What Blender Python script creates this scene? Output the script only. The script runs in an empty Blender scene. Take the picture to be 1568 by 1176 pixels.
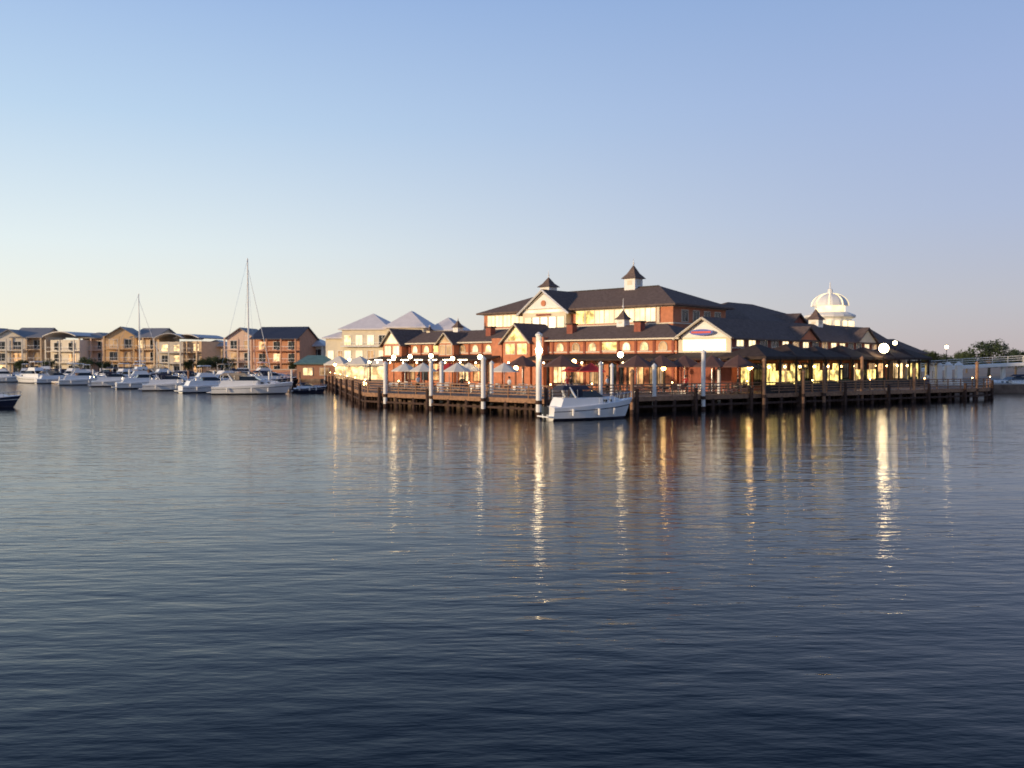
import bpy, math, random
from math import sin, cos, pi, radians
from mathutils import Vector
random.seed(7)
S = bpy.context.scene
CAMZ = 4.5
def at(px, D): return ((px-784)/1358.0*D, D)
def zz(py, D): return CAMZ+(553-py)*D/1358.0

# ------------------------------------------------------------ materials
MATS = {}
def mat(name, col, rough=0.6, var=0.18, scale=1.5, metal=0.0, bands=None, bump=0.0, spec=.5):
    if name in MATS: return MATS[name]
    m = bpy.data.materials.new(name); m.use_nodes = True
    nt = m.node_tree; N = nt.nodes; L = nt.links
    b = N['Principled BSDF']
    b.inputs['Roughness'].default_value = rough
    b.inputs['Metallic'].default_value = metal
    b.inputs['Specular IOR Level'].default_value = spec
    tc = N.new('ShaderNodeTexCoord')
    nz = N.new('ShaderNodeTexNoise'); nz.inputs['Scale'].default_value = scale
    nz.inputs['Detail'].default_value = 6
    L.new(tc.outputs['Object'], nz.inputs['Vector'])
    r = N.new('ShaderNodeValToRGB')
    r.color_ramp.elements[0].position = 0.3; r.color_ramp.elements[1].position = 0.7
    c = col
    r.color_ramp.elements[0].color = (c[0]*(1-var), c[1]*(1-var), c[2]*(1-var), 1)
    r.color_ramp.elements[1].color = (min(1, c[0]*(1+var)), min(1, c[1]*(1+var)), min(1, c[2]*(1+var)), 1)
    L.new(nz.outputs['Fac'], r.inputs['Fac'])
    out = r.outputs['Color']
    if bands:
        axis, sc, dark = bands
        w = N.new('ShaderNodeTexWave'); w.wave_type = 'BANDS'; w.bands_direction = axis
        w.inputs['Scale'].default_value = sc; w.inputs['Distortion'].default_value = 0.4
        L.new(tc.outputs['Object'], w.inputs['Vector'])
        mx = N.new('ShaderNodeMix'); mx.data_type = 'RGBA'; mx.blend_type = 'MULTIPLY'
        rr = N.new('ShaderNodeMapRange'); rr.inputs['To Min'].default_value = dark; rr.inputs['To Max'].default_value = 1.0
        L.new(w.outputs['Fac'], rr.inputs['Value'])
        mx.inputs[0].default_value = 1.0
        L.new(out, mx.inputs[6]); L.new(rr.outputs[0], mx.inputs[7]); out = mx.outputs[2]
    L.new(out, b.inputs['Base Color'])
    if bump:
        bp = N.new('ShaderNodeBump'); bp.inputs['Strength'].default_value = bump; bp.inputs['Distance'].default_value = 0.05
        L.new(nz.outputs['Fac'], bp.inputs['Height']); L.new(bp.outputs[0], b.inputs['Normal'])
    MATS[name] = m; return m
def emat(name, col, strength, var=0.6, scale=1.2):
    if name in MATS: return MATS[name]
    m = bpy.data.materials.new(name); m.use_nodes = True
    nt = m.node_tree; N = nt.nodes; L = nt.links
    b = N['Principled BSDF']
    b.inputs['Base Color'].default_value = (col[0]*.3, col[1]*.3, col[2]*.3, 1)
    b.inputs['Roughness'].default_value = 0.2
    b.inputs['Emission Color'].default_value = (*col, 1)
    tc = N.new('ShaderNodeTexCoord'); nz = N.new('ShaderNodeTexNoise'); nz.inputs['Scale'].default_value = scale
    nz.inputs['Detail'].default_value = 4
    L.new(tc.outputs['Object'], nz.inputs['Vector'])
    mr = N.new('ShaderNodeMapRange'); mr.inputs['From Min'].default_value = .38; mr.inputs['From Max'].default_value = .62
    mr.inputs['To Min'].default_value = strength*(1-var); mr.inputs['To Max'].default_value = strength*(1+var)
    L.new(nz.outputs['Fac'], mr.inputs['Value']); L.new(mr.outputs[0], b.inputs['Emission Strength'])
    MATS[name] = m; return m

BRICK = mat('orange_brick', (0.56, 0.22, 0.12), .9, .16, 2.0, spec=.2)
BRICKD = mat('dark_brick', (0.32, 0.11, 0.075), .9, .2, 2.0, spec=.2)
CREAM = mat('cream_render', (0.76, 0.66, 0.48), .8, .08, 1.0)
WHITE = mat('white_paint', (0.82, 0.80, 0.76), .5, .05, 1.5)
ROOF = mat('roof_tiles', (0.19, 0.138, 0.118), .95, .25, 3.0, bands=('Z', 3.0, .7), spec=.1)
ROOFD = mat('dark_veranda_roof', (0.07, 0.05, 0.043), .85, .25, 2.0, bands=('X', 2.0, .8), spec=.15)
TRIM = mat('dark_trim', (0.05, 0.04, 0.035), .7, spec=.2)
CTRIM = mat('cream_trim', (0.72, 0.64, 0.5), .6, .05)
TIMBER = mat('jetty_timber', (0.33, 0.19, 0.115), .9, .3, 4.0, bump=.4, spec=.2)
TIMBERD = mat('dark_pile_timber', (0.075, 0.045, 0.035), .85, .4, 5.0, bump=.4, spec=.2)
DECK = mat('deck_boards', (0.32, 0.21, 0.145), .85, .25, 2.0, bands=('X', 3.3, .6), spec=.2)
GLASSD = mat('dark_glass', (0.02, 0.025, 0.03), .08, .2)
GEL = mat('gelcoat', (0.82, 0.82, 0.81), .2, .03)
GELD = mat('navy_gelcoat', (0.03, 0.035, 0.06), .15, .1)
CANV = mat('navy_canvas', (0.02, 0.025, 0.05), .8, .2)
CANVT = mat('tan_canvas', (0.35, 0.28, 0.2), .8, .2)
STEEL = mat('stainless', (0.6, 0.6, 0.6), .25, .05, metal=1.0)
ANTI = mat('antifoul', (0.03, 0.03, 0.05), .6)
STONE = mat('rock_wall', (0.18, 0.13, 0.10), .95, .4, 1.2, bump=.8, spec=.2)
GROUND = mat('paving', (0.34, 0.26, 0.2), .9, .15, .2, spec=.2)
LEAF = mat('foliage', (0.06, 0.08, 0.035), .8, .5, 1.5, spec=.2)
BARK = mat('bark', (0.12, 0.09, 0.06), .9)
UMB = mat('umbrella_canvas', (0.75, 0.69, 0.58), .8, .06)
UMBD = mat('brown_umbrella_canvas', (0.12, 0.06, 0.045), .8, .1)
REDC = mat('red_canvas', (0.5, 0.03, 0.03), .8, .1)
SKIN = mat('skin', (0.5, 0.3, 0.22), .6, .05)
W_WARM = emat('lit_window_warm', (1.0, 0.68, 0.32), 1.4, .65, .9)
W_CREAM = emat('lit_window_cream', (1.0, 0.78, 0.44), 1.5, .25, .5)
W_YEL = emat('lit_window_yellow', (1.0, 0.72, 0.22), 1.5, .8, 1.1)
W_SHOP = emat('lit_shopfront', (1.0, 0.54, 0.22), .8, .9, .8)
W_DIM = emat('dim_lit_window', (1.0, 0.6, 0.28), .3, .9, .7)
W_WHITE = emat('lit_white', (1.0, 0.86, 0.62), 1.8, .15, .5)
LAMP = emat('lamp_globe', (1.0, 0.74, 0.40), 24, .05)
LAMPY = emat('sodium_globe', (1.0, 0.58, 0.20), 26, .05)
LAMPB = emat('floodlight', (1.0, 0.74, 0.40), 30, .05)

# ------------------------------------------------------------ assembly builder
class Asm:
    def __init__(s, name, loc=(0, 0, 0), rot=0.0):
        s.name = name; s.loc = loc; s.rot = rot; s.parts = {}
    def add(s, part, m, vs, fs):
        if part in s.parts and s.parts[part][0] is not m: part = part+'_'+m.name
        if part not in s.parts: s.parts[part] = (m, [], [])
        M, V, F = s.parts[part]
        o = len(V); V.extend([tuple(v) for v in vs]); F.extend([tuple(i+o for i in f) for f in fs])
    def box(s, part, m, x0, x1, y0, y1, z0, z1):
        s.frus(part, m, (x0, x1, y0, y1, z0), (x0, x1, y0, y1, z1))
    def frus(s, part, m, a, b):
        x0, x1, y0, y1, z0 = a; X0, X1, Y0, Y1, Z = b
        s.add(part, m, [(x0, y0, z0), (x1, y0, z0), (x1, y1, z0), (x0, y1, z0), (X0, Y0, Z), (X1, Y0, Z), (X1, Y1, Z), (X0, Y1, Z)],
              [(0, 3, 2, 1), (4, 5, 6, 7), (0, 1, 5, 4), (1, 2, 6, 5), (2, 3, 7, 6), (3, 0, 4, 7)])
    def cyl(s, part, m, p0, p1, r0, r1=None, n=8):
        if r1 is None: r1 = r0
        p0 = Vector(p0); p1 = Vector(p1); d = (p1-p0).normalized()
        a = Vector((0, 0, 1)) if abs(d.z) < .9 else Vector((1, 0, 0))
        u = d.cross(a).normalized(); w = d.cross(u)
        vs = []
        for p, r in ((p0, r0), (p1, r1)):
            for i in range(n):
                t = 2*pi*i/n; vs.append(p+u*cos(t)*r+w*sin(t)*r)
        fs = [(i, i+n, (i+1) % n+n, (i+1) % n) for i in range(n)]
        fs.append(tuple(range(n))); fs.append(tuple(range(2*n-1, n-1, -1)))
        s.add(part, m, vs, fs)
    def rev(s, part, m, cx, cy, prof, n=12):
        vs = []; fs = []
        for r, z in prof:
            for i in range(n):
                t = 2*pi*(i+.5)/n; vs.append((cx+r*cos(t), cy+r*sin(t), z))
        for k in range(len(prof)-1):
            for i in range(n):
                j = (i+1) % n; fs.append((k*n+i, k*n+j, (k+1)*n+j, (k+1)*n+i))
        fs.append(tuple(range(n-1, -1, -1))); k = len(prof)-1
        fs.append(tuple(range(k*n, k*n+n)))
        s.add(part, m, vs, fs)
    def ball(s, part, m, c, r, n=10):
        prof = [(max(.001, r*sin(pi*k/6)), c[2]-r*cos(pi*k/6)) for k in range(7)]
        s.rev(part, m, c[0], c[1], prof, n)
    def hip(s, part, m, x0, x1, y0, y1, z0, z1, run=None, th=.22):
        w = x1-x0; d = y1-y0
        if w >= d:
            r = run if run is not None else d/2; ym = (y0+y1)/2
            rid = [(x0+r, ym, z1), (x1-r, ym, z1)]
            F = [(4, 5, 9, 8), (5, 6, 9), (6, 7, 8, 9), (7, 4, 8)]
        else:
            r = run if run is not None else w/2; xm = (x0+x1)/2
            rid = [(xm, y0+r, z1), (xm, y1-r, z1)]
            F = [(4, 5, 8), (5, 6, 9, 8), (6, 7, 9), (7, 4, 8, 9)]
        v = [(x0, y0, z0-th), (x1, y0, z0-th), (x1, y1, z0-th), (x0, y1, z0-th), (x0, y0, z0), (x1, y0, z0), (x1, y1, z0), (x0, y1, z0)]+rid
        s.add(part, m, v, F+[(0, 3, 2, 1), (0, 1, 5, 4), (1, 2, 6, 5), (2, 3, 7, 6), (3, 0, 4, 7)])
    def gable(s, axis, x0, x1, y0, y1, z0, z1, m_roof, m_wall, oh=.5, th=.18, roof='roof', wall='gable_wall'):
        """ridge along axis; wall triangles + two roof slabs"""
        if axis == 'Y':
            xm = (x0+x1)/2; sl = (z1-z0)/(xm-x0)
            s.add(wall, m_wall, [(x0, y0, z0), (x1, y0, z0), (xm, y0, z1), (x0, y1, z0), (x1, y1, z0), (xm, y1, z1)],
                  [(0, 1, 2), (3, 5, 4), (0, 2, 5, 3), (1, 4, 5, 2), (0, 3, 4, 1)])
            for sg, xe in ((-1, x0-oh), (1, x1+oh)):
                ze = z0-oh*sl
                v = []
                for y in (y0-oh, y1+oh):
                    v += [(xe, y, ze+.01), (xm, y, z1+.01), (xm, y, z1+th*1.3), (xe, y, ze+th)]
                s.add(roof, m_roof, v, [(0, 1, 2, 3), (4, 7, 6, 5), (0, 4, 5, 1), (1, 5, 6, 2), (2, 6, 7, 3), (3, 7, 4, 0)])
        else:
            ym = (y0+y1)/2; sl = (z1-z0)/(ym-y0)
            s.add(wall, m_wall, [(x0, y0, z0), (x0, y1, z0), (x0, ym, z1), (x1, y0, z0), (x1, y1, z0), (x1, ym, z1)],
                  [(0, 2, 1), (3, 4, 5), (0, 3, 5, 2), (1, 2, 5, 4), (0, 1, 4, 3)])
            for sg, ye in ((-1, y0-oh), (1, y1+oh)):
                ze = z0-oh*sl
                v = []
                for x in (x0-oh, x1+oh):
                    v += [(x, ye, ze+.01), (x, ym, z1+.01), (x, ym, z1+th*1.3), (x, ye, ze+th)]
                s.add(roof, m_roof, v, [(0, 1, 2, 3), (4, 7, 6, 5), (0, 4, 5, 1), (1, 5, 6, 2), (2, 6, 7, 3), (3, 7, 4, 0)])
    # window on local face; face 'F' = -Y face at y=c ; 'R' = +X face at x=c
    def win(s, face, c, u, z0, w, h, glass, frame=None, bars=1, arch=False, part='windows'):
        frame = frame or CTRIM
        def B(pt, m, u0, u1, za, zb, d0, d1):
            if face == 'F': s.box(pt, m, u0, u1, c-d1, c-d0, za, zb)
            else: s.box(pt, m, c+d0, c+d1, u0, u1, za, zb)
        t = .09
        B(part, glass, u-w/2, u+w/2, z0, z0+h, -.05, .02)
        if arch:
            n = 8; vs = []
            for dd in (-.05, .02):
                for i in range(n+1):
                    a = pi*i/n; uu = u+cos(a)*w/2; z = z0+h+.003+sin(a)*w/2
                    vs.append((uu, c-dd, z) if face == 'F' else (c+dd, uu, z))
            s.add(part, glass, vs, [tuple(range(n+1)), tuple(range(2*n+1, n, -1))]+[(i, i+1, i+n+2, i+n+1) for i in range(n)])
            for i in range(n):
                a0 = pi*i/n; a1 = pi*(i+1)/n; r = w/2+t/2
                pa = (u+cos(a0)*r, z0+h+sin(a0)*r); pb = (u+cos(a1)*r, z0+h+sin(a1)*r)
                if face == 'F': s.cyl('window_frames', frame, (pa[0], c-.05, pa[1]), (pb[0], c-.05, pb[1]), .06, n=4)
                else: s.cyl('window_frames', frame, (c+.05, pa[0], pa[1]), (c+.05, pb[0], pb[1]), .06, n=4)
        else:
            B('window_frames', frame, u-w/2-t, u+w/2+t, z0+h, z0+h+t, .0, .07)
        B('window_frames', frame, u-w/2-t, u+w/2+t, z0-t, z0, .0, .09)
        B('window_frames', frame, u-w/2-t, u-w/2, z0, z0+h, .0, .065)
        B('window_frames', frame, u+w/2, u+w/2+t, z0, z0+h, .0, .065)
        for k in range(bars):
            uu = u-w/2+w*(k+1)/(bars+1)
            B('window_frames', frame, uu-.03, uu+.03, z0, z0+h, .02, .05)
    def done(s):
        e = bpy.data.objects.new(s.name, None); S.collection.objects.link(e)
        e.location = s.loc; e.rotation_euler = (0, 0, s.rot); e.empty_display_size = .5
        for p, (m, V, F) in s.parts.items():
            me = bpy.data.meshes.new(p); me.from_pydata(V, [], F); me.materials.append(m); me.update()
            o = bpy.data.objects.new(p, me); S.collection.objects.link(o); o.parent = e
        return e
def clone(e, loc, rot=0, sc=1.0):
    n = bpy.data.objects.new(e.name.split('.')[0], None); S.collection.objects.link(n)
    n.location = loc; n.rotation_euler = (0, 0, rot); n.scale = (sc, sc, sc)
    for c in e.children:
        k = bpy.data.objects.new(c.name.split('.')[0], c.data); S.collection.objects.link(k); k.parent = n
    return n

# ------------------------------------------------------------ world / sun / camera
SUN_AZ = -120  # degrees from +Y towards +X (negative = to the left; beyond -90 = behind the camera)
SUN_EL = 7.0
w = bpy.data.worlds.new('World'); S.world = w; w.use_nodes = True
nt = w.node_tree; N = nt.nodes; L = nt.links
bg = N['Background']
sky = N.new('ShaderNodeTexSky'); sky.sky_type = 'NISHITA'; sky.sun_disc = False
sky.sun_elevation = radians(SUN_EL); sky.sun_rotation = radians(SUN_AZ)
sky.air_density = 1.0; sky.dust_density = .6; sky.ozone_density = 2.0
tc = N.new('ShaderNodeTexCoord'); sx = N.new('ShaderNodeSeparateXYZ'); L.new(tc.outputs['Generated'], sx.inputs[0])
def ramp(stops):
    r = N.new('ShaderNodeValToRGB'); e = r.color_ramp.elements
    while len(e) < len(stops): e.new(.5)
    for k, (p, c) in enumerate(stops): e[k].position = p; e[k].color = (*c, 1)
    L.new(sx.outputs[2], r.inputs[0]); return r
ra = ramp([(0, (1.0, .92, .72)), (.04, (1.0, .97, .84)), (.12, (.86, .95, .96)), (.25, (.56, .74, .94)), (.38, (.37, .54, .86)), (.5, (.16, .29, .56)), (1, (.04, .10, .27))])
rb = ramp([(0, (.52, .45, .49)), (.06, (.50, .49, .58)), (.15, (.43, .49, .69)), (.27, (.36, .46, .73)), (.38, (.28, .41, .70)), (.5, (.12, .22, .48)), (1, (.03, .08, .24))])
dt = N.new('ShaderNodeVectorMath'); dt.operation = 'DOT_PRODUCT'
azr = radians(-80); dt.inputs[1].default_value = (sin(azr), cos(azr), 0)
L.new(tc.outputs['Generated'], dt.inputs[0])
mr = N.new('ShaderNodeMapRange'); mr.interpolation_type = 'SMOOTHSTEP'; mr.inputs['From Min'].default_value = -.45; mr.inputs['From Max'].default_value = .75
L.new(dt.outputs['Value'], mr.inputs['Value'])
m1 = N.new('ShaderNodeMix'); m1.data_type = 'RGBA'; L.new(mr.outputs[0], m1.inputs[0]); L.new(rb.outputs[0], m1.inputs[6]); L.new(ra.outputs[0], m1.inputs[7])
sc = N.new('ShaderNodeVectorMath'); sc.operation = 'SCALE'; sc.inputs[3].default_value = 6.7; L.new(m1.outputs[2], sc.inputs[0])
m2 = N.new('ShaderNodeMix'); m2.data_type = 'RGBA'; m2.inputs[0].default_value = .88
L.new(sky.outputs[0], m2.inputs[6]); L.new(sc.outputs[0], m2.inputs[7])
L.new(m2.outputs[2], bg.inputs['Color'])
bg.inputs['Strength'].default_value = 0.15
sl = bpy.data.lights.new('sun', 'SUN'); sl.energy = 3.4; sl.angle = radians(2); sl.color = (1, .74, .46)
so = bpy.data.objects.new('sun', sl); S.collection.objects.link(so)
az = radians(SUN_AZ); el = radians(SUN_EL)
sd = Vector((sin(az)*cos(el), cos(az)*cos(el), sin(el)))
so.rotation_euler = sd.to_track_quat('Z', 'Y').to_euler(); so.location = sd*50+Vector((0, 0, 50))

cd = bpy.data.cameras.new('camera'); cam = bpy.data.objects.new('camera', cd); S.collection.objects.link(cam)
cd.sensor_width = 36; cd.lens = 36*1358/1568.0; cd.clip_end = 9000
cam.location = (0, 0, CAMZ); cam.rotation_euler = (radians(90-1.48), 0, 0)
cd.dof.use_dof = True; cd.dof.focus_distance = 12; cd.dof.aperture_fstop = 1.9
S.camera = cam
S.view_settings.view_transform = 'Standard'; S.view_settings.look = 'None'; S.view_settings.exposure = 0

# ------------------------------------------------------------ water
m = bpy.data.materials.new('water'); m.use_nodes = True
nt = m.node_tree; N = nt.nodes; L = nt.links; b = N['Principled BSDF']
b.inputs['Base Color'].default_value = (0.0008, 0.004, 0.008, 1); b.inputs['Roughness'].default_value = 0.08
b.inputs['IOR'].default_value = 1.21
b.inputs['Specular Tint'].default_value = (.80, .95, 1, 1)
tc = N.new('ShaderNodeTexCoord')
def wn(sx, sy, rot, sc, det):
    mp = N.new('ShaderNodeMapping'); mp.inputs['Scale'].default_value = (sx, sy, 1); mp.inputs['Rotation'].default_value = (0, 0, radians(rot))
    L.new(tc.outputs['Object'], mp.inputs[0]); n = N.new('ShaderNodeTexNoise'); n.inputs['Scale'].default_value = sc; n.inputs['Detail'].default_value = det
    L.new(mp.outputs[0], n.inputs['Vector']); return n
n1 = wn(.35, 1.0, 12, .6, 3); n2 = wn(.34, 1.0, -16, 2.4, 4); n3 = wn(1, 1, 0, .05, 2)
pm = N.new('ShaderNodeMapRange'); pm.inputs['From Min'].default_value = .35; pm.inputs['From Max'].default_value = .65; pm.inputs['To Min'].default_value = .5; pm.inputs['To Max'].default_value = 1.0
L.new(n3.outputs['Fac'], pm.inputs['Value'])
b1 = N.new('ShaderNodeBump'); b1.inputs['Distance'].default_value = .05; b1.inputs['Strength'].default_value = 1
b2 = N.new('ShaderNodeBump'); b2.inputs['Distance'].default_value = .042; L.new(pm.outputs[0], b2.inputs['Strength'])
L.new(n1.outputs['Fac'], b1.inputs['Height']); L.new(n2.outputs['Fac'], b2.inputs['Height'])
L.new(b1.outputs[0], b2.inputs['Normal']); L.new(b2.outputs[0], b.inputs['Normal'])
me = bpy.data.meshes.new('water'); q = 6000
me.from_pydata([(-q, -q, 0), (q, -q, 0), (q, q, 0), (-q, q, 0)], [], [(0, 1, 2, 3)]); me.materials.append(m)
S.collection.objects.link(bpy.data.objects.new('water', me))

# ------------------------------------------------------------ ground with sea wall
def prism(name, part, pts, z0, z1, mtop, mside):
    A = Asm(name); n = len(pts)
    A.add(part, mtop, [(x, y, z1) for x, y in pts], [tuple(range(n))])
    vs = [(x, y, z0) for x, y in pts]+[(x, y, z1-.002) for x, y in pts]
    A.add('side_wall', mside, vs, [(i, (i+1) % n, (i+1) % n+n, i+n) for i in range(n)])
    return A.done()
C0 = Vector((3.0, 72.7)); R0 = Vector((55.4, 103.6)); L1 = Vector((-14.6, 88.6)); L2 = Vector((-32.8, 157))
land = [(-5000, 300), (-400, 240), (-140, 224), (-56, 226), (-38, 190), (-34, 160), (-11.5, 93), (3.6, 79.5), (53, 108.5), (66, 124), (140, 140), (5000, 300), (5000, 8500), (-5000, 8500)]
prism('ground', 'surface', land, -2, 1.2, GROUND, STONE)

# ------------------------------------------------------------ jetty
J = Asm('timber_jetty')
dk = [tuple(L2), tuple(L1), tuple(C0), tuple(R0), (58.5, 108), (52, 112), (3.5, 83), (-9, 95), (-28, 158)]
n = len(dk)
J.add('deck', DECK, [(x, y, 1.34) for x, y in dk]+[(x, y, 1.12) for x, y in dk],
      [tuple(range(n)), tuple(range(2*n-1, n-1, -1))]+[(i, i+n, (i+1) % n+n, (i+1) % n) for i in range(n)])
rj = random.Random(11)
def edge(A, B, sp=2.4, rail=True):
    d = B-A; Ln = d.length; d = d/Ln; nrm = Vector((-d.y, d.x)) # inward (left of travel)
    k = int(Ln/sp)
    for i in range(k+1):
        p = A+d*(Ln*i/k+rj.uniform(-.15, .15)*(0 < i < k))
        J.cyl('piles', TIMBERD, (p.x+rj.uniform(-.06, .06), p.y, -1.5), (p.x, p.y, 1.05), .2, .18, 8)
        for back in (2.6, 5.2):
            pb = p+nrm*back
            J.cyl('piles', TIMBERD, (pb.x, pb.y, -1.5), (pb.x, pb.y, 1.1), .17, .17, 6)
        if rail:
            pi_ = p+nrm*.25
            J.cyl('railing_posts', TIMBER, (pi_.x, pi_.y, 1.34), (pi_.x, pi_.y, 2.42), .075, .07, 6)
            if i % 4 == 2: J.ball('rail_lamps', LAMPY, (pi_.x, pi_.y, 2.58), .06, 6)
        q2 = p+nrm*5.4
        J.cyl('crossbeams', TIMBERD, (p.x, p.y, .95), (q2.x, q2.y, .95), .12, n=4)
        if i % 3 == 1:
            pf = p-nrm*.32; zt = 1.9+rj.uniform(0, .5)
            J.cyl('fender_piles', TIMBERD, (pf.x, pf.y, -1.5), (pf.x, pf.y, zt), .17, .16, 8)
    def beam(part, m, off, z0, z1, th):
        a = A+nrm*off; b_ = B+nrm*off; t = nrm*th
        vs = []
        for z in (z0, z1):
            vs += [(a.x, a.y, z), (b_.x, b_.y, z), (b_.x+t.x, b_.y+t.y, z), (a.x+t.x, a.y+t.y, z)]
        J.add(part, m, vs, [(0, 3, 2, 1), (4, 5, 6, 7), (0, 1, 5, 4), (1, 2, 6, 5), (2, 3, 7, 6), (3, 0, 4, 7)])
    beam('fascia', TIMBER, -.12, .98, 1.37, .1)
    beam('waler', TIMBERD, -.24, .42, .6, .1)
    if rail:
        beam('rails', TIMBER, .14, 2.38, 2.48, .18)
        for z in (1.6, 1.86, 2.12): beam('rails', TIMBER, .21, z, z+.09, .05)
edge(L2, L1, 3.0); edge(L1, C0, 2.2); edge(C0, R0, 2.2); edge(R0, Vector((58.5, 108)), 2.2)
J.done()

def pile(px, D, py, r, m=WHITE, lampm=None):
    x, y = at(px, D); zt = zz(py, D)
    A = Asm('mooring_pile', (x, y, 0))
    A.rev('pile', m, 0, 0, [(r, -1.5), (r, zt-.35)], 12)
    A.rev('weed_band', TIMBERD, 0, 0, [(r+.01, -1.0), (r+.01, .35)], 12)
    A.rev('collar', TIMBERD, 0, 0, [(r+.05, 1.0), (r+.05, 1.3)], 12)
    A.rev('cap', m, 0, 0, [(r+.06, zt-.34), (r+.06, zt-.22), (.02, zt)], 12)
    if lampm: A.ball('lamp', lampm, (0, -r-.28, zz(537, D)), .3)
    A.done()
for px, D, py, r in ((590, 86.3, 553, .2), (660, 82, 549, .18), (676, 88, 552, .2), (740, 77, 545, .2), (753, 84, 552, .18),
                     (920, 75.5, 553, .16), (937, 80, 556, .15), (1002, 78.5, 556, .18), (1077, 81, 535, .19), (1101, 86, 549, .16)):
    pile(px, D, py, r)
pile(825, 72.0, 508, .24, lampm=LAMPB)
for px, D, py in ((1170, 84.5, 548), (1320, 93, 545), (1496, 102.6, 553), (968, 75.5, 565), (1262, 89, 560), (1400, 97, 562), (1230, 87, 566)):
    pile(px, D, py, .17, m=TIMBER)

def lamp(px, D, py, m=LAMP, r=.25, base=1.34):
    x, y = at(px, D); z = zz(py, D)
    A = Asm('street_lamp', (x, y, 0))
    A.cyl('post', TRIM, (0, 0, base), (0, 0, z-.15), .07, .045)
    A.rev('base', TRIM, 0, 0, [(.16, base), (.12, base+.5), (.07, base+.6)], 8)
    A.ball('globe', m, (0, 0, z+r*.6), r)
    A.rev('hood', TRIM, 0, 0, [(r*1.1, z+r*1.6), (.03, z+r*2.2)], 8)
    A.done()
for a in ((603, 104, 549), (628, 110, 548), (660, 103, 547), (693, 106, 551), (735, 96, 549), (558, 118, 590, LAMPY, .3), (513, 150, 560, LAMPY),
          (950, 90, 546, LAMP, .3), (879, 93, 556, LAMPY), (1148, 90, 565, LAMPY), (1370, 112, 527), (1449, 130, 533), (1402, 118, 549, LAMPY), (1016, 92, 566, LAMPY), (790, 92, 566, LAMPY), (566, 140, 556), (535, 160, 552)):
    lamp(*a)

# ------------------------------------------------------------ main complex
P0 = (17.9, 95.0, 0.0); ROT = math.atan2(-.692, .722)
def cupola(A, x, y, z, s=.85, hb=1.15, hr=1.6, hf=.9, lit=True):
    A.box('cupola_body', WHITE if lit else CREAM, x-s, x+s, y-s, y+s, z-.6, z+hb)
    lm = CTRIM
    for sgn in (-1, 1):
        A.box('cupola_louvres', lm, x-s*.45, x+s*.45, y+sgn*s-.02*(sgn < 0), y+sgn*s+.02*(sgn > 0), z+.3, z+hb-.25)
        A.box('cupola_louvres', lm, x+sgn*s-.02*(sgn < 0), x+sgn*s+.02*(sgn > 0), y-s*.45, y+s*.45, z+.3, z+hb-.25)
    e = s*1.4
    A.frus('cupola_roof', ROOF, (x-e, x+e, y-e, y+e, z+hb), (x-s*.72, x+s*.72, y-s*.72, y+s*.72, z+hb+hr*.38))
    A.frus('cupola_roof', ROOF, (x-s*.72, x+s*.72, y-s*.72, y+s*.72, z+hb+hr*.38), (x-.05, x+.05, y-.05, y+.05, z+hb+hr))
    A.cyl('cupola_finial', WHITE, (x, y, z+hb+hr-.1), (x, y, z+hb+hr+hf), .06, .02)
    A.ball('cupola_finial', WHITE, (x, y, z+hb+hr+hf*.3), .13)

H = Asm('market_hall', P0, ROT)
H.box('walls', BRICK, -38, -6.1, 8, 20, 1.2, 11.0)
H.box('cornice', CTRIM, -38.12, -5.98, 7.88, 20.12, 10.98, 11.12)
H.box('string_course', CTRIM, -38.08, -6.02, 7.92, 20.08, 8.95, 9.1)
H.hip('roof', ROOF, -38.8, -5.3, 7.2, 20.8, 11.3, 14.1)
H.box('ridge_cap', TRIM, -31.9, -12.2, 13.9, 14.1, 14.05, 14.2)
x = -37.2
while x < -31: H.win('F', 8, x+.7, 9.35, 1.35, 1.5, W_CREAM, bars=1); x += 1.55
x = -20.9
while x < -8.6: H.win('F', 8, x+.7, 9.3, 1.38, 1.6, W_CREAM if x > -18 else W_YEL, bars=1); x += 1.56
for y in (10.5, 13, 15.5, 18): H.win('R', -6.1, y, 9.3, 1.3, 1.3, GLASSD, bars=1)
H.box('pilasters', CREAM, -8.3, -7.9, 7.8, 8.0, 9.1, 10.98)
H.box('gable_bay', CREAM, -29.4, -21.7, 6.9, 8.02, 8.3, 10.9)
H.gable('Y', -29.6, -21.5, 6.85, 13.5, 10.9, 13.75, ROOF, WHITE, oh=.45, wall='gable_front')
for i in range(5): H.win('F', 6.9, -28.4+i*1.45, 8.8, 1.15, 1.5, W_WHITE if i in (1, 2, 3) else W_CREAM, bars=0)
H.box('gable_panel', W_CREAM, -28.3, -22.8, 6.78, 6.86, 10.95, 11.3)
for sg in (-1, 1):
    H.cyl('bargeboard', WHITE, (-25.55+sg*4.6, 6.4, 10.6), (-25.55, 6.4, 13.85), .14, n=4)
    H.cyl('gable_truss', CTRIM, (-25.55+sg*3.4, 6.7, 11.35), (-25.55, 6.7, 13.5), .06, n=4)
H.cyl('gable_truss', CTRIM, (-28.6, 6.7, 11.4), (-22.5, 6.7, 11.4), .06, n=4)
H.add('gable_sign', BRICK, [(-25.55+.4*cos(2*pi*i/14), 6.72, 12.15+.4*sin(2*pi*i/14)) for i in range(14)]+[(-25.55+.4*cos(2*pi*i/14), 6.84, 12.15+.4*sin(2*pi*i/14)) for i in range(14)], [tuple(range(14)), tuple(range(27, 13, -1))]+[(i, i+14, (i+1) % 14+14, (i+1) % 14) for i in range(14)])
H.box('gable_sign_board', BRICKD, -26.8, -24.3, 6.7, 6.76, 10.5, 10.75)
cupola(H, -16.2, 14, 14.1, .85, 1.15, 1.75, .9)
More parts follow.
